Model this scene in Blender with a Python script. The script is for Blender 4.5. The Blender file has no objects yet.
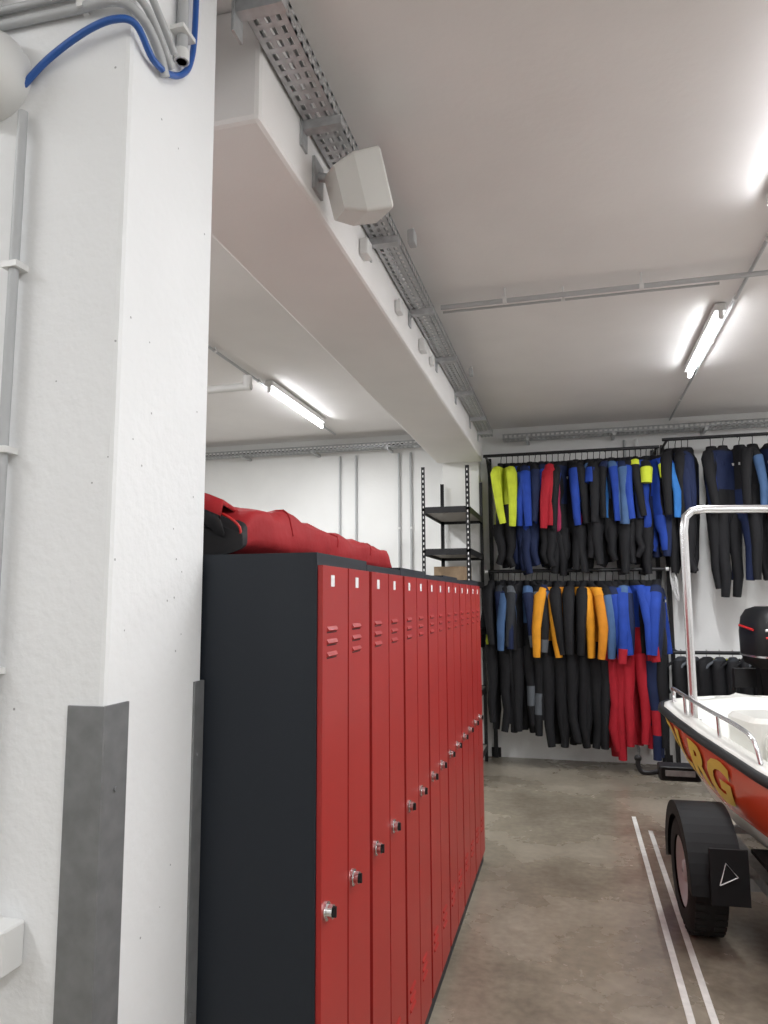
import bpy, math, random, bmesh
from mathutils import Vector, Matrix, noise
random.seed(7)
sc = bpy.context.scene
R = math.radians

# ------------------------------------------------------------------ materials
def mat(name, col, rough=0.5, metal=0.0, var=0.0, vscale=5.0, bump=0.0, bscale=60.0, emis=None, estr=0.0, coat=0.0, spec=0.5):
    m = bpy.data.materials.new(name); m.use_nodes = True
    nt = m.node_tree; b = nt.nodes['Principled BSDF']
    c4 = (col[0], col[1], col[2], 1)
    b.inputs['Base Color'].default_value = c4
    b.inputs['Roughness'].default_value = rough
    b.inputs['Metallic'].default_value = metal
    b.inputs['Specular IOR Level'].default_value = spec
    b.inputs['Coat Weight'].default_value = coat
    tc = nt.nodes.new('ShaderNodeTexCoord')
    if var > 0:
        n = nt.nodes.new('ShaderNodeTexNoise'); n.inputs['Scale'].default_value = vscale; n.inputs['Detail'].default_value = 6
        nt.links.new(tc.outputs['Object'], n.inputs['Vector'])
        r = nt.nodes.new('ShaderNodeValToRGB')
        r.color_ramp.elements[0].position = 0.3; r.color_ramp.elements[1].position = 0.7
        r.color_ramp.elements[0].color = tuple(max(0, x*(1-var)) for x in col) + (1,)
        r.color_ramp.elements[1].color = tuple(min(1, x*(1+var)) for x in col) + (1,)
        nt.links.new(n.outputs['Fac'], r.inputs['Fac']); nt.links.new(r.outputs['Color'], b.inputs['Base Color'])
    if bump > 0:
        n2 = nt.nodes.new('ShaderNodeTexNoise'); n2.inputs['Scale'].default_value = bscale; n2.inputs['Detail'].default_value = 4
        nt.links.new(tc.outputs['Object'], n2.inputs['Vector'])
        bp = nt.nodes.new('ShaderNodeBump'); bp.inputs['Strength'].default_value = bump; bp.inputs['Distance'].default_value = 0.01
        nt.links.new(n2.outputs['Fac'], bp.inputs['Height']); nt.links.new(bp.outputs['Normal'], b.inputs['Normal'])
    if emis:
        b.inputs['Emission Color'].default_value = (*emis, 1); b.inputs['Emission Strength'].default_value = estr
    return m

def floor_mat():
    m = mat('polished_concrete', (0.25,0.21,0.165), 0.4)
    nt = m.node_tree; b = nt.nodes['Principled BSDF']
    tc = nt.nodes.new('ShaderNodeTexCoord')
    n1 = nt.nodes.new('ShaderNodeTexNoise'); n1.inputs['Scale'].default_value = 0.9; n1.inputs['Detail'].default_value = 7; n1.inputs['Roughness'].default_value = .6
    n2 = nt.nodes.new('ShaderNodeTexNoise'); n2.inputs['Scale'].default_value = 22; n2.inputs['Detail'].default_value = 8
    for n in (n1, n2): nt.links.new(tc.outputs['Object'], n.inputs['Vector'])
    r = nt.nodes.new('ShaderNodeValToRGB')
    e = r.color_ramp.elements
    e[0].position = .36; e[0].color = (.175,.150,.115,1); e[1].position = .64; e[1].color = (.35,.310,.250,1)
    k = r.color_ramp.elements.new(.5); k.color = (.255,.222,.172,1)
    nt.links.new(n1.outputs['Fac'], r.inputs['Fac'])
    r2 = nt.nodes.new('ShaderNodeValToRGB'); r2.color_ramp.elements[0].color = (.86,.86,.86,1); r2.color_ramp.elements[1].color = (1.07,1.07,1.07,1)
    r2.color_ramp.elements[0].position=.35; r2.color_ramp.elements[1].position=.65
    nt.links.new(n2.outputs['Fac'], r2.inputs['Fac'])
    mx = nt.nodes.new('ShaderNodeMix'); mx.data_type = 'RGBA'; mx.blend_type = 'MULTIPLY'; mx.inputs['Factor'].default_value = 1
    nt.links.new(r.outputs['Color'], mx.inputs['A']); nt.links.new(r2.outputs['Color'], mx.inputs['B'])
    nt.links.new(mx.outputs['Result'], b.inputs['Base Color'])
    mr = nt.nodes.new('ShaderNodeMapRange'); mr.inputs['To Min'].default_value = .14; mr.inputs['To Max'].default_value = .40
    nt.links.new(n1.outputs['Fac'], mr.inputs['Value']); nt.links.new(mr.outputs['Result'], b.inputs['Roughness'])
    return m

def plaster(name, col, bump, bscale, pits=False):
    m = mat(name, col, 0.75, bump=bump, bscale=bscale, var=.03, vscale=2.0)
    if pits:
        nt = m.node_tree; b = nt.nodes['Principled BSDF']
        tc = nt.nodes.new('ShaderNodeTexCoord')
        v = nt.nodes.new('ShaderNodeTexVoronoi'); v.inputs['Scale'].default_value = 16; v.inputs['Randomness'].default_value = 1
        nt.links.new(tc.outputs['Object'], v.inputs['Vector'])
        lt = nt.nodes.new('ShaderNodeMath'); lt.operation = 'LESS_THAN'; lt.inputs[1].default_value = .045
        nt.links.new(v.outputs['Distance'], lt.inputs[0])
        mx = nt.nodes.new('ShaderNodeMix'); mx.data_type='RGBA'
        src = b.inputs['Base Color'].links[0].from_socket
        nt.links.new(src, mx.inputs['A']); mx.inputs['B'].default_value = (.40,.40,.40,1)
        nt.links.new(lt.outputs[0], mx.inputs['Factor']); nt.links.new(mx.outputs['Result'], b.inputs['Base Color'])
    return m

M = {}
M['wall'] = plaster('wall_paint', (.82,.82,.81), .12, 40)
M['ceil'] = plaster('ceiling_paint', (.83,.805,.795), .10, 30)
M['col'] = plaster('column_paint', (.81,.815,.82), .22, 42, True)
M['beam'] = plaster('beam_paint', (.83,.81,.80), .06, 60)
M['floor'] = floor_mat()
M['line'] = mat('floor_line_paint', (.70,.69,.66), .6, var=.12, vscale=20)
M['galv'] = mat('galvanised_steel', (.50,.51,.52), .45, .6, var=.15, vscale=25)
M['guard'] = mat('guard_steel', (.23,.235,.24), .5, .45, var=.12, vscale=22)
M['conduit'] = mat('grey_conduit_plastic', (.46,.47,.48), .5)
M['white_pl'] = mat('white_plastic', (.74,.74,.73), .4)
M['cream'] = mat('cream_plastic', (.62,.61,.58), .45)
M['blue_hose'] = mat('blue_hose', (.02,.10,.38), .35)
M['red'] = mat('locker_red_paint', (.36,.021,.018), .38, var=.03, vscale=3, bump=.03, bscale=300)
M['anth'] = mat('locker_anthracite', (.014,.018,.025), .5, bump=.03, bscale=300, spec=.35)
M['chrome'] = mat('chrome', (.7,.7,.7), .18, 1)
M['black'] = mat('black_plastic', (.011,.011,.012), .5, spec=.35)
M['blackm'] = mat('black_steel', (.02,.02,.022), .45, .3)
M['mud'] = mat('mudguard_plastic', (.009,.009,.010), .65, spec=.25)
M['bagred'] = mat('red_tarpaulin', (.32,.011,.015), .7, bump=.5, bscale=14, var=.1, vscale=6, spec=.3)
M['bagblack'] = mat('bag_black_fabric', (.015,.014,.016), .7)
M['wood'] = mat('chipboard', (.34,.24,.15), .7, var=.1, vscale=30)
M['shelf'] = mat('shelf_board', (.28,.26,.23), .6)
M['rubber'] = mat('tyre_rubber', (.014,.014,.014), .85, bump=.3, bscale=80, spec=.3)
M['boatred'] = mat('boat_red_gelcoat', (.64,.075,.028), .22, coat=.5)
M['boatwhite'] = mat('boat_white_gelcoat', (.70,.69,.65), .3, coat=.3)
M['yellow'] = mat('yellow_lettering', (.68,.47,.05), .4)
M['inox'] = mat('stainless_tube', (.72,.72,.73), .25, .9)
M['tube'] = mat('fluorescent_tube', (1,1,1), .5, emis=(.96,.98,1), estr=20)
M['whitelab'] = mat('white_label', (.8,.8,.8), .5)
M['redlab'] = mat('red_decal', (.6,.02,.02), .4)
def neo(n, c): 
    M[n] = mat('neoprene_'+n, c, .75, bump=.25, bscale=60, var=.12, vscale=9, spec=.3)
neo('nblack', (.009,.009,.011)); neo('nnavy', (.010,.018,.060)); neo('nblue', (.014,.050,.31)); neo('nsteel', (.06,.12,.25))
neo('ngrey', (.10,.11,.125)); neo('norange', (.72,.30,.02)); neo('norange2', (.60,.22,.015)); neo('nred', (.38,.012,.024)); neo('nlime', (.54,.62,.04)); neo('nsky', (.03,.16,.46))
neo('ndgrey', (.028,.031,.038)); neo('npink',(.36,.03,.09)); neo('nwhite',(.5,.5,.5))

# ------------------------------------------------------------------ mesh builder
class MB:
    def __init__(s): s.v=[]; s.f=[]; s.m=[]; s.sm=[]; s.mats=[]; s.xf=Matrix.Identity(4)
    def mi(s, n):
        if n not in s.mats: s.mats.append(n)
        return s.mats.index(n)
    def add(s, vs, fs, m, smooth=False):
        o=len(s.v); s.v += [tuple(s.xf @ Vector(p)) for p in vs]
        for i,f in enumerate(fs):
            s.f.append([o+k for k in f]); s.m.append(s.mi(m[i] if isinstance(m,list) else m)); s.sm.append(smooth)
    def box(s, a, b, m):
        x0,y0,z0=a; x1,y1,z1=b
        s.add([(x0,y0,z0),(x1,y0,z0),(x1,y1,z0),(x0,y1,z0),(x0,y0,z1),(x1,y0,z1),(x1,y1,z1),(x0,y1,z1)],
              [(0,3,2,1),(4,5,6,7),(0,1,5,4),(1,2,6,5),(2,3,7,6),(3,0,4,7)], m)
    def rbox(s, a, b, m, r=.01, axis=2):
        x0,y0,z0=a; x1,y1,z1=b
        def ring(z, ins):
            P=[]; rr=max(r-ins,1e-4)
            for cx,cy,a0 in ((x1-r,y1-r,0),(x0+r,y1-r,90),(x0+r,y0+r,180),(x1-r,y0+r,270)):
                for k in range(4):
                    an=R(a0+k*30); P.append((cx+rr*math.cos(an),cy+rr*math.sin(an),z))
            return P
        c=r*.35
        s.loft([ring(z0,c),ring(z0+c,0),ring(z1-c,0),ring(z1,c)], m, smooth=False)
    def loft(s, rings, m, cap=True, smooth=True, closed=True, capm=None):
        n=len(rings[0]); vs=[p for r in rings for p in r]; fs=[]; ms=[]
        for i in range(len(rings)-1):
            for k in range(n if closed else n-1):
                k2=(k+1)%n
                fs.append((i*n+k,i*n+k2,(i+1)*n+k2,(i+1)*n+k))
                if callable(m): ms.append(m(i,k))
                elif isinstance(m,list): ms.append(m[i])
                else: ms.append(m)
        first=ms[0]; last=ms[-1]
        s.add(vs,fs,ms,smooth)
        if cap and closed:
            s.add(rings[0],[tuple(reversed(range(n)))],capm or first); s.add(rings[-1],[tuple(range(n))],capm or last)
    def tube(s, pts, r, m, n=8, cap=True, flat=1.0):
        pts=[Vector(p) for p in pts]; rings=[]
        up=None
        for i,p in enumerate(pts):
            if i==0: d=pts[1]-p
            elif i==len(pts)-1: d=p-pts[i-1]
            else: d=(pts[i+1]-p).normalized()+(p-pts[i-1]).normalized()
            d.normalize()
            if up is None: up=Vector((0,0,1)) if abs(d.z)<.9 else Vector((0,1,0))
            a=d.cross(up).normalized(); up=a.cross(d).normalized()
            rr=r[i] if isinstance(r,(list,tuple)) else r
            rings.append([tuple(p+a*rr*math.cos(2*math.pi*k/n)+up*rr*flat*math.sin(2*math.pi*k/n)) for k in range(n)])
        s.loft(rings,m,cap)
    def cyl(s, a, b, r, m, n=16): s.tube([a,b],r,m,n)
    def obj(s, name, bevel=0, parent=None, seg=2):
        me=bpy.data.meshes.new(name+'_mesh'); me.from_pydata(s.v,[],s.f)
        for k in s.mats: me.materials.append(M[k])
        for i,p in enumerate(me.polygons): p.material_index=s.m[i]; p.use_smooth=s.sm[i]
        me.update()
        o=bpy.data.objects.new(name,me); sc.collection.objects.link(o)
        if bevel>0:
            b=o.modifiers.new('bevel','BEVEL'); b.width=bevel; b.segments=seg; b.limit_method='ANGLE'; b.angle_limit=R(50)
        if parent: o.parent=parent
        return o

def smooth_path(pts, n=6):
    P=[Vector(p) for p in pts]; out=[]
    for i in range(len(P)-1):
        p0=P[max(i-1,0)];p1=P[i];p2=P[i+1];p3=P[min(i+2,len(P)-1)]
        for k in range(n):
            t=k/n
            out.append(.5*((2*p1)+(p2-p0)*t+(2*p0-5*p1+4*p2-p3)*t*t+(3*p1-p0-3*p2+p3)*t**3))
    out.append(P[-1]); return out

# ------------------------------------------------------------------ camera
f=720.0
cam_d=bpy.data.cameras.new('camera'); cam=bpy.data.objects.new('camera',cam_d); sc.collection.objects.link(cam)
cam_d.sensor_fit='VERTICAL'; cam_d.sensor_height=36; cam_d.sensor_width=27; cam_d.lens=f/1024*36
cam.matrix_world=Matrix.Translation((0,0,1.68)) @ Matrix.Rotation(R(14.53),4,'Z') @ Matrix.Rotation(R(90+6.97),4,'X') @ Matrix.Rotation(R(-.3),4,'Z')
sc.camera=cam

# ------------------------------------------------------------------ room
H=3.60; YF=8.06; XL=-6.0; XR=4.6; YB=-3.5
CX=-.924; CY0=1.30; CY1=1.70
def room(name,a,b,m):
    q=MB(); q.box(a,b,m); return q.obj(name)
room('floor',(XL-.2,YB-.2,-.2),(XR+.2,YF+.2,0),'floor')
room('ceiling',(XL-.2,YB-.2,H),(XR+.2,YF+.2,H+.2),'ceil')
room('wall_far',(XL-.2,YF,0),(XR+.2,YF+.2,H),'wall')
room('wall_back',(XL-.2,YB-.2,0),(XR+.2,YB,H),'wall')
room('wall_left',(XL-.2,YB,0),(XL,YF,H),'wall')
room('wall_right',(XR,YB,0),(XR+.2,YF,H),'wall')

q=MB(); q.box((-1.60,CY0,0),(CX,CY1,H),'col'); o=q.obj('concrete_column',.012)
q=MB(); q.box((-1.415,1.945,3.195),(-.905,7.86,H),'beam'); q.box((-1.60,1.70,3.25),(-1.12,1.945,H),'beam'); q.obj('ceiling_beam',.018)
q=MB(); q.box((-1.36,7.86,0),(-.95,YF,H),'wall'); q.obj('wall_pilaster',.01)

# guards
def guard(name,x,y,sy,top):
    q=MB(); t=.006; w=.08
    if sy<0:
        q.box((x-w,y-t,0),(x+t,y,top),'guard'); q.box((x,y,0),(x+t,y+w,top),'guard')
    else:
        q.box((x-w*.4,y,0),(x+t,y+t*.6,top),'guard'); q.box((x,y-w*.55,0),(x+t,y,top),'guard')
    for z in (.15,.7,1.3):
        yy=y+(.04 if sy<0 else -.025)
        q.cyl((x+t,yy,z),(x+t+.003,yy,z),.005,'guard',10)
    q.obj(name,.001)
guard('corner_guard',CX,CY0,-1,1.47)
guard('corner_guard',CX,CY1,1,1.48)

q=MB(); q.box((.385,-1,0),(.415,6.13,.002),'line'); q.box((.475,-1,0),(.505,5.80,.002),'line'); q.obj('floor_marking_lines')

# ------------------------------------------------------------------ lights
def fixture(x,y0,y1,W=16):
    q=MB()
    q.box((x-.034,y0,H-.058),(x+.034,y1,H-.012),'white_pl')
    q.cyl((x,y0+.02,H-.10),(x,y1-.02,H-.10),.014,'tube',10)
    for y in (y0,y1-.02): q.box((x-.014,y,H-.116),(x+.014,y+.02,H-.055),'white_pl')
    for y in (y0+.2,y1-.2): q.box((x-.01,y,H-.012),(x+.01,y+.03,H-.001),'galv')
    o=q.obj('fluorescent_light')
    l=bpy.data.lights.new('tube_lamp','AREA'); l.shape='RECTANGLE'; l.size=.05; l.size_y=y1-y0-.08; l.energy=W*1.75; l.color=(.97,.985,1)
    lo=bpy.data.objects.new('tube_lamp',l); sc.collection.objects.link(lo); lo.location=(x,(y0+y1)/2,H-.122); lo.parent=o
for y0,W in ((4.9,26),(2.27,20),(-.3,16),(-2.6,12)): fixture(1.0,y0,y0+1.33,W)
for y0,W in ((5.66,22),(2.3,20),(-.6,14),(-2.9,12)): fixture(-2.5,y0,y0+1.4,W)
for y0,W in ((5.2,31),(1.8,20),(-1.6,14)): fixture(3.2,y0,y0+1.33,W)
for y0 in (4.9,1.6): fixture(-4.6,y0,y0+1.33,15)

def conduit(pts,r=.012,clips=0.8,name='ceiling_conduit',m='conduit',up=(0,0,1),off=.04):
    q=MB(); q.tube(pts,r,m,8)
    P=[Vector(p) for p in pts]
    for i in range(len(P)-1):
        L=(P[i+1]-P[i]).length; d=(P[i+1]-P[i]).normalized(); n=int(L/clips)
        for k in range(n):
            c=P[i]+d*(k+.5)*clips
            q.tube([c-d*.012,c+d*.012],r*1.45,'white_pl',8)
            q.tube([c,c+Vector(up)*off],.006,'white_pl',6)
    return q.obj(name)
conduit([(-.74,4.32,H-.085),(4.4,4.32,H-.085)],.016,off=.084)
conduit([(-.74,4.40,H-.085),(.9,4.40,H-.085)],.008,1.5,off=.084)
conduit([(1.07,-2,H-.03),(1.07,YF-.04,H-.03)],.011,off=.029)
conduit([(-2.57,-2,H-.03),(-2.57,7.7,H-.03)],.011,off=.029)
q=MB(); q.tube([(-2.24,4.75,3.25),(-2.9,4.75,3.25)],.03,'white_pl',12); q.tube([(-2.27,4.75,3.24),(-2.27,4.75,3.33)],.034,'white_pl',12); q.tube([(-2.75,4.75,3.27),(-2.75,4.75,H-.001)],.006,'galv',6); q.obj('drain_pipe_stub')

# ------------------------------------------------------------------ cable trays
def tray(L, W, Hh, xf, pitch=.05):
    q=MB(); q.xf=xf; t=.0015
    b=.018
    for x in (0,W/3-b/2+.003,2*W/3-b/2-.003,W-b): q.box((x,0,0),(x+b,L,t),'galv')
    n=int(L/pitch)
    for k in range(n+1): 
        y=k*pitch; q.box((0,y,.0002),(W,y+.02,t),'galv')
    for x in (0,W-t):
        for z in (0,Hh-.015): q.box((x,0,z),(x+t,L,z+.015),'galv')
        for k in range(n+1): q.box((x,k*pitch,.0),(x+t,k*pitch+.022,Hh),'galv')
    return q
T=Matrix.Translation
q=tray(7.35,.125,.06,T((-.895,.35,3.43)))
q.xf=Matrix.Identity(4)
for i,y in enumerate((.8,1.75,2.3,3.2,4.1,5.0,5.9,6.8,7.4)):
    q.box((-.904,y,3.395),(-.75,y+.04,3.43),'galv'); q.box((-.904,y-.01,3.33),(-.896,y+.05,3.50),'galv')
    if y<1.9: q.box((-.85,y,3.43),(-.83,y+.02,H-.001),'galv')
random.seed(3)
for j in range(5):
    pts=[(-.88+.022*j+random.uniform(-.006,.006),.35+k*.48,3.445+random.uniform(0,.02)) for k in range(16)]
    q.tube(smooth_path(pts,3),.006,random.choice(['white_pl','conduit','black']),6)
q.obj('cable_tray')
for (xs,L) in ((-.68,XR+.6),(-5.85,4.4)):
    q=tray(L,.15,.06,T((xs,7.98,3.42)) @ Matrix.Rotation(R(-90),4,'Z'))
    q.xf=Matrix.Identity(4)
    for i in range(6 if xs>-2 else 5): 
        x=xs+.25+.9*i; q.box((x,7.80,3.39),(x+.03,YF-.001,3.42),'galv')
    for j in range(4): q.tube([(xs+k*.45,7.87+.02*j+random.uniform(-.01,.01),3.44+random.uniform(0,.02)) for k in range(10)],.007,random.choice(['white_pl','conduit','black']),6)
    q.obj('cable_tray')

for (x,y,z,s) in ((-.904,3.05,3.28,.07),(-.73,3.3,3.44,.06),(-.904,3.75,3.28,.06),(-.904,4.4,3.28,.07),(-.904,4.75,3.30,.05),(-.73,5.5,3.44,.05)):
    q=MB(); q.rbox((x,y,z),(x+s*.6,y+s*1.2,z+s*1.1),'white_pl' if x<-.9 else 'conduit',.008)
    q.cyl((x+.02,y+s*.6,z+s*1.1),(x+.02,y+s*.6,z+s*1.1+.02),.008,'white_pl',8)
    q.obj('junction_box',.002)

# wall speaker
q=MB(); q.xf=T((-.735,2.47,3.235)) @ Matrix.Rotation(R(28),4,'Z') @ Matrix.Rotation(R(-18),4,'Y') @ Matrix.Rotation(R(14),4,'X') @ Matrix.Scale(1.08,4)
def rr(hx,hy,z,r=.012):
    P=[]
    for cx,cy,a0 in ((hx-r,hy-r,0),(-hx+r,hy-r,90),(-hx+r,-hy+r,180),(hx-r,-hy+r,270)):
        for k in range(4): an=R(a0+k*30); P.append((z,cx+r*math.cos(an),cy+r*math.sin(an)))
    return P
q.loft([rr(.075,.075,-.09),rr(.10,.10,-.02),rr(.105,.105,.07),rr(.098,.098,.078)],'cream',smooth=False)
q.loft([rr(.085,.085,.078),rr(.083,.083,.082)],'white_pl',smooth=False)
q.xf=Matrix.Identity(4)
q.tube([(-.90,2.47,3.31),(-.82,2.47,3.29)],.018,'galv',8); q.box((-.904,2.42,3.24),(-.893,2.52,3.37),'galv')
q.obj('wall_speaker')

# ------------------------------------------------------------------ upper-left column fittings
FX=CX+.018
q=MB()
pts=smooth_path([(-1.20,1.285,2.87),(-1.13,1.283,2.925),(-1.03,1.275,2.965),(-.95,1.27,2.975),(FX,1.29,2.97),(FX,1.36,2.94),(FX,1.43,2.955),(FX,1.49,3.0),(FX,1.53,3.07),(FX,1.545,3.2),(FX,1.545,3.56)],6)
q.tube(pts,.008,'blue_hose',8); q.obj('blue_air_hose')
q=MB()
for dz,rr_,fy in ((3.01,.011,1.415),(3.05,.009,1.44),(3.10,.009,1.45)):
    q.tube(smooth_path([(-1.5,1.287,dz+.04),(-1.1,1.286,dz+.03),(-.95,1.275,dz+.015),(FX,1.31,dz-.005),(FX,1.38,dz-.03),(FX,fy,dz-.075)],5),rr_,'conduit',8)
q.tube([(FX,1.485,3.03),(FX,1.485,3.58)],.014,'conduit',10); q.tube([(FX,1.485,3.03),(FX,1.485,3.06)],.019,'white_pl',10)
for z in (3.10,3.3): q.box((CX,1.455,z),(FX+.02,1.515,z+.012),'white_pl')
for x in (-1.3,-1.05): q.box((x,1.27,3.03),(x+.015,1.30,3.16),'white_pl')
q.obj('wall_conduit_fittings')
q=MB(); q.tube([(-1.185,1.278,.0),(-1.185,1.278,2.80)],.011,'conduit',10)
for z in (.55,1.0,1.53,2.0,2.42): q.box((-1.205,1.262,z),(-1.165,1.30,z+.014),'white_pl')
q.obj('wall_conduit')
q=MB()
rings=[]
for yy,r_ in ((1.30,.10),(1.27,.105),(1.25,.103),(1.215,.088),(1.195,.05),(1.19,.01)):
    rings.append([(-1.285+r_*math.cos(2*math.pi*k/28),yy,2.905+r_*math.sin(2*math.pi*k/28)) for k in range(28)])
q.loft(rings,'white_pl'); q.obj('bulkhead_lamp')
q=MB(); q.rbox((-1.195,1.235,.965),(-1.08,1.30,1.05),'white_pl',.01); q.rbox((-1.185,1.226,.975),(-1.09,1.236,1.04),'cream',.008); q.obj('socket_box')

# ------------------------------------------------------------------ lockers
LX0,LX1=-1.117,-.617; LY=1.706; LW=.457
for i in range(7):
    y=LY+i*LW; q=MB()
    q.box((LX0,y+.002,0.0),(LX1,y+LW-.002,1.80-(.010 if i%2 else 0)),'anth')
    hw=(LW-.042)/2
    for d in range(2):
        a=y+.008+d*(hw+.011); b=a+hw
        q.box((LX1,a,.075),(LX1+.014,b,1.768),'red')
        x=LX1+.014; c=a+.075
        q.box((x,c-.014,1.715),(x+.0015,c+.014,1.745),'whitelab')
        for g in (1.60,.30):
            for k in range(3):
                z=g-k*.032
                q.add([(x,c-.045,z),(x,c+.035,z),(x+.006,c+.032,z+.004),(x+.006,c-.042,z+.004),(x,c-.045,z+.014),(x,c+.035,z+.014)],
                      [(0,3,2,1),(3,4,5,2),(0,4,3),(1,2,5)],'red')
                q.box((x-.001,c-.043,z-.003),(x+.0006,c+.033,z),'black')  # dark strip paints the shadow under each vent louvre
        lz=.937; ly=a+.030
        q.cyl((x,ly,lz),(x+.006,ly,lz),.022,'chrome',16)
        q.cyl((x+.006,ly,lz),(x+.020,ly,lz),.016,'chrome',16)
        q.box((x+.020,ly-.004,lz-.012),(x+.028,ly+.004,lz+.012),'black')
    q.obj('locker',.0025)

# red tarpaulin bag on lockers
q=MB(); rings=[]; n=36
ys=[1.80,1.82,1.86]+[1.86+.045*k for k in range(1,33)]+[3.33,3.35]
for j,y in enumerate(ys):
    t=(y-1.80)/(3.35-1.80)
    e=min(1,(y-1.78)/.07,(3.37-y)/.16); e=max(e,.1)**.45
    hw=.225*(.9+.1*e); h=(.143+.02*math.exp(-((y-2.2)/.4)**2)-.02*t)*e
    fold=.008*math.sin(y*33)*math.sin(y*7)
    ring=[]
    for k in range(n):
        an=2*math.pi*k/n; c,s_=math.cos(an),math.sin(an)
        sx=abs(c)**.5*(1 if c>0 else -1); sz=abs(s_)**.6*(1 if s_>0 else -1)
        nz=noise.noise(Vector((c*2.2,y*6,s_*2.2)))*.02
        z=1.802+h*.5+(h*.5+ (nz+fold if s_>0.1 else 0))*sz
        ring.append((-1.08+.04*t+hw*sx+nz*.5,y,max(z,1.801)))
    rings.append(ring)
q.loft(rings,lambda i,k:('bagblack' if i<1 else 'bagred'),capm='bagblack')
for y in (2.15,2.55,2.95):
    j=min(range(len(ys)),key=lambda i:abs(ys[i]-y)); q.tube([Vector(p)+Vector((0,0,.001)) for p in rings[j][:n//2+1]],.004,'bagred',6,flat=.8)
fl=[]
for j,(yy,zz) in enumerate(((1.80,1.94),(1.77,1.985),(1.79,2.03),(1.87,2.015),(1.98,1.98))):
    fl.append([(-1.30+.048*k,yy+.01*math.sin(k*1.3),zz+.005-.020*(k/8)*(k/2)) for k in range(9)])
fl2=[[(p[0],p[1],p[2]-.014) for p in r] for r in fl]
q.loft([a+list(reversed(b)) for a,b in zip(fl,fl2)],lambda i,k:'bagblack' if (i<1 or k>8) else 'bagred')
q.tube(smooth_path([(-.885,1.81,1.83),(-.875,1.80,1.88),(-.93,1.792,1.92),(-1.02,1.795,1.935)],5),.004,'redlab',6)
q.obj('red_equipment_bag')

# ------------------------------------------------------------------ shelving unit
q=MB()
def angle_post(x,y,sx,sy,z1):
    q.box((min(x,x+sx*.035),min(y,y+sy*.003),0),(max(x,x+sx*.035),max(y,y+sy*.003),z1),'blackm')
    q.box((min(x,x+sx*.003),min(y,y+sy*.035),0),(max(x,x+sx*.003),max(y,y+sy*.035),z1),'blackm')
    z=.05
    while z<z1-.03:
        q.box((min(x+sx*.012,x+sx*.022),y-sy*.0008 if sy>0 else y,z),(max(x+sx*.012,x+sx*.022),y if sy>0 else y+.0008,z+.022),'whitelab'); z+=.05
X0,X1,Y0,Y1=-1.37,-.91,6.72,7.80
for x,sx in ((X0,1),(X1,-1)):
    for y,sy in ((Y0,1),(Y1,-1)): angle_post(x,y,sx,sy,2.95)
for z in (.15,.75,1.35,1.83,2.13,2.53):
    q.box((X0+.004,Y0+.004,z),(X1-.004,Y1-.004,z+.022),'shelf')
    for a,b in (((X0,Y0,z-.03),(X1,Y0+.003,z+.03)),((X0,Y1-.003,z-.03),(X1,Y1,z+.03)),((X0,Y0,z-.03),(X0+.003,Y1,z+.03)),((X1-.003,Y0,z-.03),(X1,Y1,z+.03))): q.box(a,b,'blackm')
q.obj('metal_shelving_unit')
q=MB(); q.box((-1.30,6.95,1.855),(-1.0,7.45,2.00),'wood'); q.box((-1.30,7.19,2.0001),(-1.0,7.21,2.0015),'cream'); q.obj('cardboard_box',.004)

for px,z0 in ((-2.62,1.0),(-2.42,1.0),(-1.90,.5),(-1.76,.5)):
    conduit([(px,YF-.025,z0),(px,YF-.025,3.38)],.014,.8,'wall_conduit',up=(0,1,0),off=.024)
conduit([(.72,YF-.03,.1),(.72,YF-.03,3.38)],.022,.9,'wall_conduit','white_pl',up=(0,1,0),off=.029)
conduit([(.60,YF-.03,.1),(.60,YF-.03,3.38)],.015,.9,'wall_conduit','conduit',up=(0,1,0),off=.029)

# ------------------------------------------------------------------ clothes racks
RY=7.60
q=MB()
for x in (-.85,.88):
    q.box((x-.02,YF-.05,0),(x+.02,YF-.01,3.25),'blackm')
    q.box((x-.05,YF-.01,.0),(x+.05,YF-.001,.10),'blackm')
    for z in (1.97,3.20): 
        q.tube([(x,YF-.03,z),(x,RY,z)],.014,'blackm',8); q.tube([(x,YF-.03,z-.25),(x,RY+.15,z-.01)],.010,'blackm',8)
q.tube([(-.87,RY,3.20),(.90,RY,3.20)],.017,'blackm',12)
q.tube([(-.87,RY,1.97),(.92,RY,1.97)],.018,'blackm',12)
for x in (-.875,.90): q.tube([(x,RY,1.97),(x+.03,RY,1.97)],.020,'white_pl',12)
q.obj('wetsuit_rack')
q=MB()
for x in (.98,2.9):
    q.box((x-.02,YF-.05,0),(x+.02,YF-.01,3.30),'blackm')
    for z in (1.16,3.27): q.tube([(x,YF-.03,z),(x,RY,z)],.014,'blackm',8)
q.tube([(.93,RY,3.27),(2.95,RY,3.27)],.017,'blackm',12); q.tube([(.93,RY,1.16),(2.95,RY,1.16)],.017,'blackm',12)
q.obj('wetsuit_rack')
q=MB(); rn=random.Random(5)
for k in range(9):
    a=rn.uniform(.02,.05); x=.945; L=rn.uniform(.16,.34)
    q.tube(smooth_path([(x,RY-.02,1.985),(x+a,RY-.03+rn.uniform(-.03,.03),1.97-L*.5),(x+rn.uniform(0,.06),RY-.02,1.97-L),(x-a*.6+.03,RY+rn.uniform(-.03,.03),1.97-L*.45),(x,RY+.01,1.985)],5),.004,'whitelab',5)
q.obj('rope_bundle')

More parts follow.
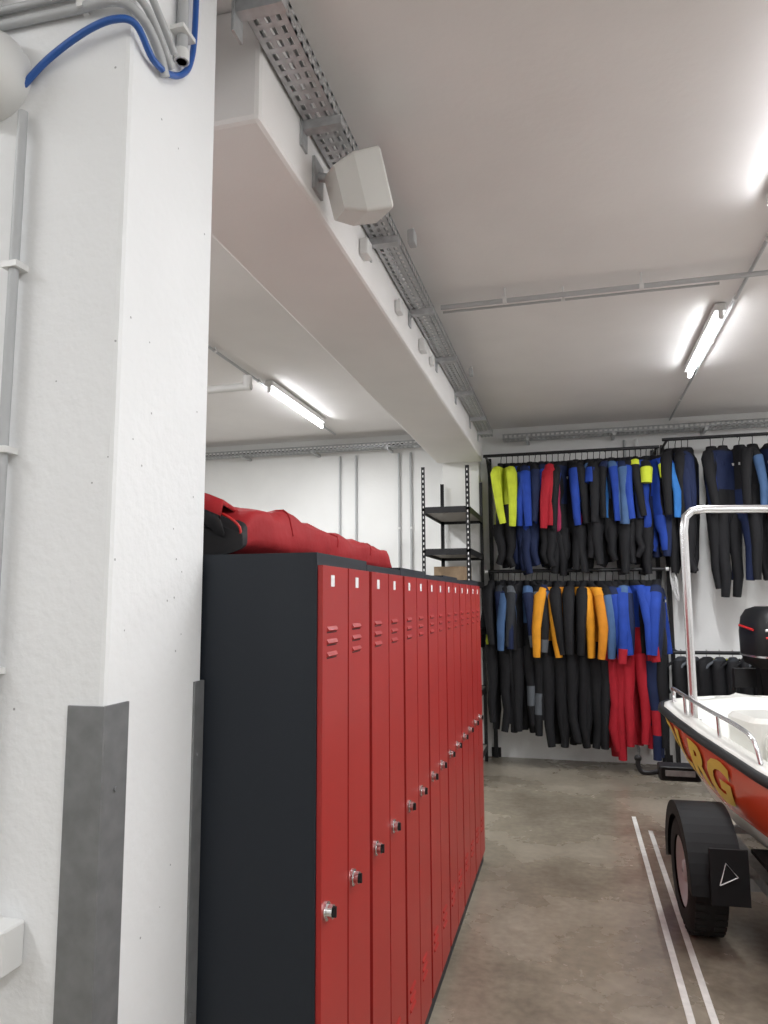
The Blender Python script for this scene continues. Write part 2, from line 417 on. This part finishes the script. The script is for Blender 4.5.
def ell(cx,cy,cz,rx,ry,n=12): return [(cx+rx*math.cos(2*math.pi*k/n),cy+ry*math.sin(2*math.pi*k/n),cz) for k in range(n)]
def suit(q,x,y,z,rot,s,top,low,arm,panel,legs=1.0,arms=1.0,rnd=None,cuff=None):
    rnd=rnd or random
    q.xf=T((x,y,z)) @ Matrix.Rotation(R(rot),4,'Z') @ Matrix.Rotation(R(rnd.uniform(-3,3)),4,'Y') @ Matrix.Scale(s,4)
    w=rnd.uniform(.9,1.08); th=rnd.uniform(.62,.95)
    q.tube(smooth_path([(0,0,-.045),(0,0,.015),(.012,0,.05),(0,0,.075),(-.018,0,.06)],3),.004,'black',5)
    q.tube([(-.16*w,0,-.085),(0,0,-.04),(.16*w,0,-.085)],.007,'black',5)
    prof=[(-.02,.055,.05),(-.045,.07,.055),(-.075,.155,.05),(-.12,.195,.065),(-.22,.185,.085),(-.34,.165,.08),(-.46,.145,.07),(-.56,.16,.078),(-.66,.175,.085),(-.74,.15,.075),(-.77,.11,.05)]
    rings=[ell(rnd.uniform(-.004,.004),rnd.uniform(-.006,.006),a,b*w,c*th,14) for a,b,c in prof]
    isO=top.startswith('norange')
    def cm(i,k):
        side = k in (0,13,6,7)
        if side and panel and i>2: return panel
        if i<2: return 'nblack'
        return top if i<(7 if isO else 6) else low
    q.loft(rings,cm)
    if rnd.random()<.5:
        for sg in (-1,1): q.loft([ell(sg*.06,-.080*th,-.20,.022,.008,8),ell(sg*.06,-.080*th,-.225,.022,.008,8)],'nwhite' if sg>0 else top)
    for sg in (-1,1):
        sw=rnd.uniform(-.03,.06); fw=rnd.uniform(-.06,.03)
        P=[(sg*.155*w,0,-.10),(sg*.205*w,0,-.16),(sg*(.225+sw*.4)*w,fw*.3,-.30),(sg*(.235+sw)*w,fw*.7,-.44),(sg*(.23+sw)*w,fw,-.58),(sg*(.222+sw)*w,fw*1.4,-.70)]
        rad=[.050,.058,.050,.044,.040,.034]
        if arms<1: P=P[:3]; rad=rad[:3]
        ms=[top,arm,arm,arm,cuff or arm][:len(P)-1]
        q.tube(P,rad,ms,10,flat=.75)
        L=.80*legs
        P=[(sg*.075,0,-.70),(sg*.086*w,rnd.uniform(-.01,.01),-.70-.25*L),(sg*.088*w,rnd.uniform(-.02,.02),-.70-.5*L),(sg*.086*w,rnd.uniform(-.03,.02),-.70-.75*L),(sg*.085*w,rnd.uniform(-.04,.03),-.70-L)]
        rad=[.085,.074,.058,.052,.042]
        q.tube(P,rad,[low,low,(cuff or low) if legs>.9 else low,low],10,flat=.8)
    q.xf=Matrix.Identity(4)

rnd=random.Random(11)
q=MB()
def px2x(px): return -.85+(px-487)*.00983
K,N,B,S,G,DG,RD,O,O2='nblack','nnavy','nblue','nsteel','ngrey','ndgrey','nred','norange','norange2'
low=[ (492,K,K,K,'nlime',None),(498,K,K,K,None,None),(503,DG,K,N,None,G),(509,G,K,DG,G,None),
 (515,N,K,S,None,None),(521,K,K,N,S,None),(527,S,K,N,None,G),(533,K,K,K,None,G),(538,N,K,S,G,None),(544,K,DG,G,None,None),
 (551,O,K,O,None,None),(559,K,K,K,None,None),(565,O2,K,O,None,None),(572,K,K,K,None,None),(578,O,K,O,None,None),(585,K,K,K,None,None),(591,O,K,O2,None,None),
 (600,K,K,S,RD,None),(607,N,RD,B,K,None),(614,B,RD,B,K,RD),(620,B,N,N,K,N),(627,S,RD,B,RD,None),
 (634,B,RD,B,K,None),(641,N,RD,N,K,N),(649,B,N,B,RD,RD),(656,N,K,B,RD,None)]
for i,(px,a,b,c,d,cu) in enumerate(low):
    rot=rnd.choice([-1,1])*rnd.uniform(56,82); s=1.08+rnd.uniform(-.05,.08); yo=rnd.uniform(-.01,.01)
    if px<545: s=rnd.uniform(.90,1.04)
    if a in (O,O2): rot={551:66,565:60,578:-62,591:-66}[px]; s=1.10
    elif 545<px<598: s=1.06; rot=84
    suit(q,px2x(px),RY+yo,1.97-.078*s,rot,s,a,b,c,d,rnd=rnd,cuff=cu)
q.obj('hanging_wetsuits')
q=MB()
up=[(503,'nlime',K,'nlime',K),(509,'nlime',K,'nlime',None),(515,B,N,K,None),(521,K,N,B,None),(527,N,N,B,B),(533,K,N,N,B),(539,B,N,B,None),
 (545,N,K,B,None),(551,RD,K,RD,K),(557,RD,K,RD,B),(563,K,K,K,'npink'),(569,N,K,B,None),(575,K,K,K,'npink'),(581,K,K,B,B),
 (587,B,K,B,K),(593,K,K,K,S),(599,S,K,S,None),(605,K,K,B,None),(611,S,K,B,K),(617,N,K,K,'nsky'),(623,N,K,S,None),
 (629,B,K,S,S),(635,K,K,B,None),(641,'nlime',K,K,None),(646,K,K,'nlime',B),(651,B,N,N,None),(657,B,B,'nlime',K),(662,B,N,'nsky',None)]
for i,(px,a,b,c,d) in enumerate(up):
    rot=rnd.choice([-1,1])*rnd.uniform(55,84); s=.98+rnd.uniform(-.06,.06)
    suit(q,px2x(px)+.01,RY+rnd.uniform(-.01,.01),3.20-.078*s,rot,s,a,b,c,d,legs=rnd.uniform(.42,.6),arms=rnd.choice([0,1,1]),rnd=rnd)
q.obj('hanging_wetsuits')
q=MB()
for (x,a,b,c,d,r_,lg) in ((.99,K,K,K,None,75,.7),(1.05,N,K,N,K,-65,.8),(1.11,K,K,K,G,75,.6),(1.17,K,K,N,None,70,.7),
      (1.38,K,K,K,None,70,.9),(1.49,N,K,N,B,35,1.0),(1.64,K,N,S,G,-50,.8),(1.76,K,K,K,None,60,.8),(1.9,N,K,K,B,-60,.8),(2.1,K,K,K,None,60,.8)):
    suit(q,x,RY+rnd.uniform(-.01,.01),3.27-.078,r_,1.0,a,b,c,d,legs=lg,rnd=rnd)
q.obj('hanging_wetsuits')
q=MB()
for k in range(12):
    x=1.0+.115*k; q.xf=T((x,RY,1.16)) @ Matrix.Rotation(R(rnd.uniform(50,100)),4,'Z')
    q.tube(smooth_path([(0,0,-.06),(0,0,-.0),(.012,0,.022),(-.008,0,.026)],3),.004,'inox',5)
    q.loft([ell(0,0,-.04,.06,.03),ell(0,0,-.07,.15,.05),ell(0,0,-.16,.17,.07),ell(0,0,-.30,.15,.08),ell(0,0,-.42,.19,.085),ell(0,0,-.47,.16,.06)],rnd.choice([[K]*5,[DG,K,K,K,DG]]))
    for sg in (-1,1): q.tube(smooth_path([(sg*.10,0,-.06),(sg*.16,.09,-.14),(sg*.15,.10,-.28),(sg*.12,.08,-.38)],3),.014,rnd.choice([DG,K,G]),6)
    q.tube(smooth_path([(.05,-.05,-.06),(.16,-.11,-.2),(.08,-.12,-.36),(-.05,-.10,-.40)],4),.010,rnd.choice(['black','black','nlime']),6)
    q.cyl((.0,-.09,-.30),(.0,-.12,-.30),.03,'inox',10)
    q.cyl((.13,-.05,-.20),(.15,-.10,-.20),.035,rnd.choice(['inox','whitelab','black']),12)
q.xf=Matrix.Identity(4)
q.obj('diving_vests')

# ------------------------------------------------------------------ boat
BA=R(14); BX,BY=1.096,5.695
D=Vector((math.sin(BA),-math.cos(BA),0)); Lf=Vector((-math.cos(BA),-math.sin(BA),0))
def BP(t,w,z): return tuple(Vector((BX,BY,0))+D*t+Lf*w+Vector((0,0,z)))
def interp(tab,t):
    if t<=tab[0][0]: return tab[0][1]
    for (a,va),(b,vb) in zip(tab,tab[1:]):
        if t<=b: u=(t-a)/(b-a); return va+(vb-va)*u
    return tab[-1][1]
TW=[(0,.03),(.02,.22),(.06,.38),(.12,.50),(.2,.58),(.35,.64),(.6,.665),(1,.68),(1.7,.70),(3,.74),(4.3,.72)]
TG=[(0,.965),(.4,.95),(1,.89),(1.7,.84),(3,.80),(4.3,.80)]
TC=[(0,.3),(.1,.55),(.3,.70),(.7,.80),(1.2,.86),(4.3,.90)]
TZ=[(0,.80),(.1,.72),(.3,.62),(.7,.53),(1.2,.47),(2,.44),(4.3,.44)]
TK=[(0,.80),(.1,.68),(.3,.57),(.7,.48),(1.2,.41),(2,.385),(4.3,.38)]
def side(t,qq,off=0.0):
    w=interp(TW,t); zg=interp(TG,t); cw=w*interp(TC,t); cz=interp(TZ,t)
    bul=.03*math.sin(math.pi*qq)*min(1,t*3)
    return w+(cw-w)*qq+bul+off, zg+(cz-zg)*qq
ts=[0,.01,.02,.04,.06,.09,.12,.16,.2,.27,.35,.47,.6,.8,1,1.2,1.45,1.7,2.0,2.5,3,3.6,4.3]
boat=bpy.data.objects.new('rescue_motorboat',None); sc.collection.objects.link(boat)
q=MB(); rings=[]
qs=[0,.15,.3,.45,.6,.7,.78,.86,.93,1]
for t in ts:
    a=[]; 
    for qq in qs: w,z=side(t,qq); a.append(BP(t,w,z))
    w,z=side(t,1); zk=interp(TK,t)
    a.append(BP(t,w*.95,z-.015)); a.append(BP(t,w*.5,(z+zk)/2-.01)); a.append(BP(t,0,zk))
    b=[]
    b.append(BP(t,-w*.5,(z+zk)/2-.01)); b.append(BP(t,-w*.95,z-.015))
    for qq in reversed(qs): w,z=side(t,qq); b.append(BP(t,-w,z))
    rings.append(a+b)
n=len(rings[0])
def hm(i,k):
    kk=min(k,n-2-k)
    return 'boatred' if kk<6 else ('boatwhite' if kk<11 else 'boatred')
q.loft(rings,hm,closed=False); 
q.add(rings[-1],[tuple(range(n))],'boatwhite')
q.obj('hull',parent=boat)
q=MB()
dk=[]
for t in ts:
    w=interp(TW,t); zg=interp(TG,t); wi=max(w-.12,w*.6)
    dep=.0 if t<.25 else min(.28,(t-.25)*1.6)
    prof=[(w+.005,zg-.01),(w,zg+.02),(w-.03*min(1,w*4),zg+.03),(wi,zg+.02),(wi-.02*min(1,w*4),zg-dep*.5),(wi-.04*min(1,w*4),zg-dep+ (.02 if dep==0 else 0)),(0,zg-dep+(.05 if dep==0 else 0))]
    r_=[BP(t,a,b) for a,b in prof]+[BP(t,-a,b) for a,b in reversed(prof[:-1])]
    dk.append(r_)
q.loft(dk,'boatwhite',closed=False)
q.add(dk[-1],[tuple(range(len(dk[-1])))],'boatwhite')
q.obj('deck',parent=boat)
q=MB()
L1=[BP(t,interp(TW,t)+.012,interp(TG,t)+.0) for t in ts]; L2=[BP(t,-interp(TW,t)-.012,interp(TG,t)) for t in ts]
q.tube(list(reversed(L1))+L2,.026,'black',10); q.obj('rub_rail',parent=boat)
def lettering(sign):
    cu=bpy.data.curves.new('lettering','FONT'); cu.body='DLRG'; cu.size=.30; cu.offset=.014; cu.space_character=1.12; cu.resolution_u=3
    to=bpy.data.objects.new('lettering_tmp',cu); sc.collection.objects.link(to)
    dg=bpy.context.evaluated_depsgraph_get(); me=bpy.data.meshes.new_from_object(to.evaluated_get(dg))
    bpy.data.objects.remove(to)
    bm=bmesh.new(); bm.from_mesh(me); bmesh.ops.triangulate(bm,faces=bm.faces)
    for _ in range(2): bmesh.ops.subdivide_edges(bm,edges=[e for e in bm.edges if e.calc_length()>.05],cuts=1); bmesh.ops.triangulate(bm,faces=bm.faces)
    xs=[v.co.x for v in bm.verts]; x0=min(xs); x1=max(xs); sxx=1.15/(x1-x0)
    for v in bm.verts:
        xx=v.co.x if sign>0 else x1-(v.co.x-x0)
        t=.22+(xx-x0)*sxx; qq=.64-(v.co.y/.22)*.50
        w,z=side(t,qq,.009); v.co=Vector(BP(t,sign*w,z))
    bm.to_mesh(me); bm.free(); me.materials.clear(); me.materials.append(M['yellow'])
    o=bpy.data.objects.new('lettering',me); sc.collection.objects.link(o); o.parent=boat
lettering(1); lettering(-1)
q=MB()
def rp(t,h,ins=.07,sg=1): return BP(t,sg*(interp(TW,t)-ins),interp(TG,t)+h)
for sg in (1,-1):
    q.tube(smooth_path([rp(.22,.02,.07,sg),rp(.20,.09,.07,sg),rp(.30,.125,.07,sg),rp(.6,.14,.07,sg),rp(1.0,.15,.06,sg),rp(1.35,.15,.06,sg),rp(1.55,.13,.05,sg),rp(1.62,.03,.05,sg)],5),.012,'inox',10)
    for t in (.6,1.1): q.tube([rp(t,.02,.07,sg),rp(t,.145,.065,sg)],.010,'inox',8)
zt=2.25
q.tube([BP(.637,.56,.92),BP(.637,.56,1.5),BP(.637,.56,zt-.14),BP(.637,.545,zt-.05),BP(.637,.50,zt-.01),BP(.637,.42,zt)]+[BP(.637,-w,z) for w,z in ((.42,zt),(.50,zt-.01),(.545,zt-.05),(.56,zt-.14),(.56,1.5),(.56,.92))],.026,'inox',14)
q.cyl(BP(.637,.56,.90),BP(.637,.56,.935),.045,'inox',14)
q.obj('stainless_rails',parent=boat)
q=MB(); 
q.xf=Matrix(((D.x,Lf.x,0,BX),(D.y,Lf.y,0,BY),(0,0,1,0),(0,0,0,1)))
q.rbox((1.0,-.34,.60),(1.35,.34,.93),'boatwhite',.08); q.rbox((1.9,-.28,.55),(2.3,.28,1.25),'boatwhite',.06); q.box((1.88,-.26,1.25),(2.0,.26,1.42),'black')
q.rbox((2.7,-.45,.52),(3.1,.45,.95),'black',.05); q.rbox((.55,-.34,.66),(.95,.34,.98),'boatwhite',.08)
q.obj('console_and_seats',.004,parent=boat)

# ------------------------------------------------------------------ trailer
trailer=bpy.data.objects.new('boat_trailer',None); sc.collection.objects.link(trailer)
ta=R(3); TM=T((.575,4.17,0)) @ Matrix.Rotation(ta,4,'Z')
q=MB(); q.xf=TM
def wheel(x):
    prof=[(-.085,.17),(-.09,.235),(-.07,.275),(-.03,.285),(.03,.285),(.07,.275),(.09,.235),(.085,.17)]
    N=40; rings=[[(x+a,r_*math.cos(2*math.pi*k/N),.289+r_*math.sin(2*math.pi*k/N)) for k in range(N)] for a,r_ in prof]
    q.loft(rings,'rubber',cap=False)
    for k in range(N):
        an=2*math.pi*(k+.5)/N
        for sg in (-1,1):
            c=Vector((x+sg*.045,.284*math.cos(an),.289+.284*math.sin(an))); d=Vector((0,math.cos(an),math.sin(an))); tn=Vector((0,-math.sin(an),math.cos(an)))
            e=[c+Vector((sx*.028,0,0))+tn*sy*.014+d*sz for sx in(-1,1) for sy in(-1,1) for sz in(-.003,.004)]
            q.add([tuple(p) for p in e],[(0,1,3,2),(4,6,7,5),(0,4,5,1),(2,3,7,6),(1,5,7,3),(0,2,6,4)],'rubber')
    q.loft([[(x+a,r_*math.cos(2*math.pi*k/24),.289+r_*math.sin(2*math.pi*k/24)) for k in range(24)] for a,r_ in ((-.075,.172),(-.06,.165),(-.03,.10),(-.05,.06),(-.07,.05),(-.075,.01))],'conduit',cap=False)
    q.loft([[(x+a,r_*math.cos(2*math.pi*k/24),.289+r_*math.sin(2*math.pi*k/24)) for k in range(24)] for a,r_ in ((.075,.172),(.0,.165),(-.01,.01))],'conduit',cap=False)
wheel(0); wheel(1.62); q.obj('wheels',parent=trailer)
q=MB(); q.xf=TM
for x in (0,1.62):
    arc=[(R(a)) for a in range(-5,186,8)]
    rings=[]
    for a in arc:
        ro=.335
        rings.append([(x-.10,ro*math.cos(a),.285+ro*math.sin(a)),(x+.14,ro*math.cos(a),.285+ro*math.sin(a)),(x+.14,(ro+.008)*math.cos(a),.285+(ro+.008)*math.sin(a)),(x-.10,(ro+.008)*math.cos(a),.285+(ro+.008)*math.sin(a))])
    q.loft(rings,'mud',smooth=False)
    V=[(x-.10,.343*math.cos(a),.285+.343*math.sin(a)) for a in arc]; V2=[(x-.10,.26*math.cos(a),.30+.26*math.sin(a)) for a in arc]
    q.add(V+V2,[(i,i+1,len(arc)+i+1,len(arc)+i) for i in range(len(arc)-1)],'mud')
    q.box((x-.02,-.375,.27),(x+.15,-.36,.52),'mud')
    q.tube([(x+.02,-.378,.36),(x+.10,-.378,.40),(x+.05,-.378,.46),(x+.02,-.378,.36)],.003,'whitelab',5)
q.obj('mudguards',parent=trailer)
q=MB(); q.xf=TM
q.box((.14,-.03,.22),(1.48,.03,.28),'galv')
q.box((.25,-2.2,.28),(.31,.9,.34),'galv'); q.box((1.31,-2.2,.28),(1.37,.9,.34),'galv')
q.tube([(.28,.88,.31),(.72,1.60,.33)],.03,'galv',8); q.tube([(1.34,.88,.31),(.86,1.60,.33)],.03,'galv',8)
for y in (-2.1,-1.0,.85): q.box((.25,y,.24),(1.37,y+.05,.28),'galv')
for x in (.28,1.34):
    for y in (-1.6,-.4): 
        q.box((x-.02,y,.34),(x+.02,y+.04,.43),'galv'); q.box((x-.05,y-.25,.43),(x+.05,y+.29,.45),'rubber')
q.box((.04,-2.35,.30),(1.58,-2.30,.42),'black'); q.box((.6,1.52,.36),(1.0,1.75,.44),'galv')
q.cyl((.79,1.75,.06),(.79,1.75,.36),.022,'galv',12); q.cyl((.76,1.75,.056),(.82,1.75,.056),.055,'rubber',16)
q.xf=Matrix.Identity(4)
q.rbox((.56,5.68,.385),(.84,5.84,.485),'black',.02)
q.box((.80,5.74,.41),(1.30,5.81,.455),'blackm')
q.tube(smooth_path([(.57,5.77,.43),(.50,5.77,.415),(.45,5.77,.42),(.425,5.77,.46),(.425,5.77,.50)],5),.018,'blackm',10)
rings=[]
for k in range(7):
    a=-math.pi/2+math.pi*k/6; rings.append(ell(.425,5.77,.515+.027*math.sin(a),max(.027*math.cos(a),.001),max(.027*math.cos(a),.001),12))
q.loft(rings,'black')
q.box((.60,5.676,.42),(.80,5.68,.46),'galv')
q.obj('frame',parent=trailer)

# ------------------------------------------------------------------ outboard motor on stand
q=MB(); q.xf=T((1.61,6.75,0)) @ Matrix.Rotation(R(10),4,'Z')
def se(cx,cy,z,rx,ry,n=24,p=.6):
    P=[]
    for k in range(n):
        a=2*math.pi*k/n; c,s_=math.cos(a),math.sin(a)
        P.append((cx+rx*abs(c)**p*(1 if c>0 else -1),cy+ry*abs(s_)**p*(1 if s_>0 else -1),z))
    return P
q.loft([se(0,0,1.10,.13,.16),se(0,0,1.14,.19,.24),se(0,0,1.22,.21,.28),se(0,0,1.40,.21,.29),se(0,.01,1.52,.19,.27),se(0,.02,1.585,.15,.22),se(0,.03,1.61,.08,.14)],'black')
q.loft([se(0,0,1.195,.213,.283),se(0,0,1.21,.213,.283)],'inox'); 
q.tube([(-.212,-.15,1.42),(-.212,.12,1.45)],.010,'redlab',6); q.tube([(-.17,-.292,1.42),(.12,-.292,1.42)],.012,'whitelab',6); q.tube([(-.17,-.292,1.36),(.02,-.292,1.36)],.009,'redlab',6)
q.loft([se(0,0,1.10,.09,.12),se(0,0,.75,.06,.10),se(0,0,.45,.045,.09),se(0,0,.40,.045,.10)],'black')
q.loft([se(0,-.02,.42,.09,.22),se(0,-.02,.405,.09,.22)],'black')
q.tube([(0,.17,.28),(0,.08,.28),(0,-.12,.28),(0,-.2,.28)],[.01,.05,.055,.04],'black',14)
q.loft([se(0,0,.40,.025,.10),se(0,0,.28,.025,.09),se(0,.03,.12,.008,.06)],'black')
for k in range(3):
    a=2*math.pi*k/3; c=Vector((math.cos(a),0,math.sin(a))); t_=Vector((-math.sin(a),0,math.cos(a)))
    P=[c*.03+t_*.02,c*.11+t_*.06+Vector((0,-.03,0)),c*.13+Vector((0,.0,0)),c*.10-t_*.05+Vector((0,.03,0)),c*.03-t_*.02]
    q.add([tuple(Vector((0,-.22,.28))+p) for p in P],[(0,1,2,3,4)],'black')
for x in (-.24,.24):
    q.tube([(x,.45,.03),(x,.20,1.05)],.02,'blackm',8); q.tube([(x,-.45,.03),(x,.20,.75)],.018,'blackm',8); q.tube([(x,-.5,.03),(x,.5,.03)],.02,'blackm',8)
q.box((-.26,.16,.92),(.26,.22,1.08),'blackm'); q.box((-.08,.08,.85),(.08,.16,1.12),'black')
q.obj('outboard_motor')

# ------------------------------------------------------------------ render look
w=bpy.data.worlds.new('world'); sc.world=w; w.use_nodes=True
w.node_tree.nodes['Background'].inputs[0].default_value=(.8,.85,.9,1); w.node_tree.nodes['Background'].inputs[1].default_value=.3
sc.view_settings.view_transform='Standard'; sc.view_settings.exposure=.17
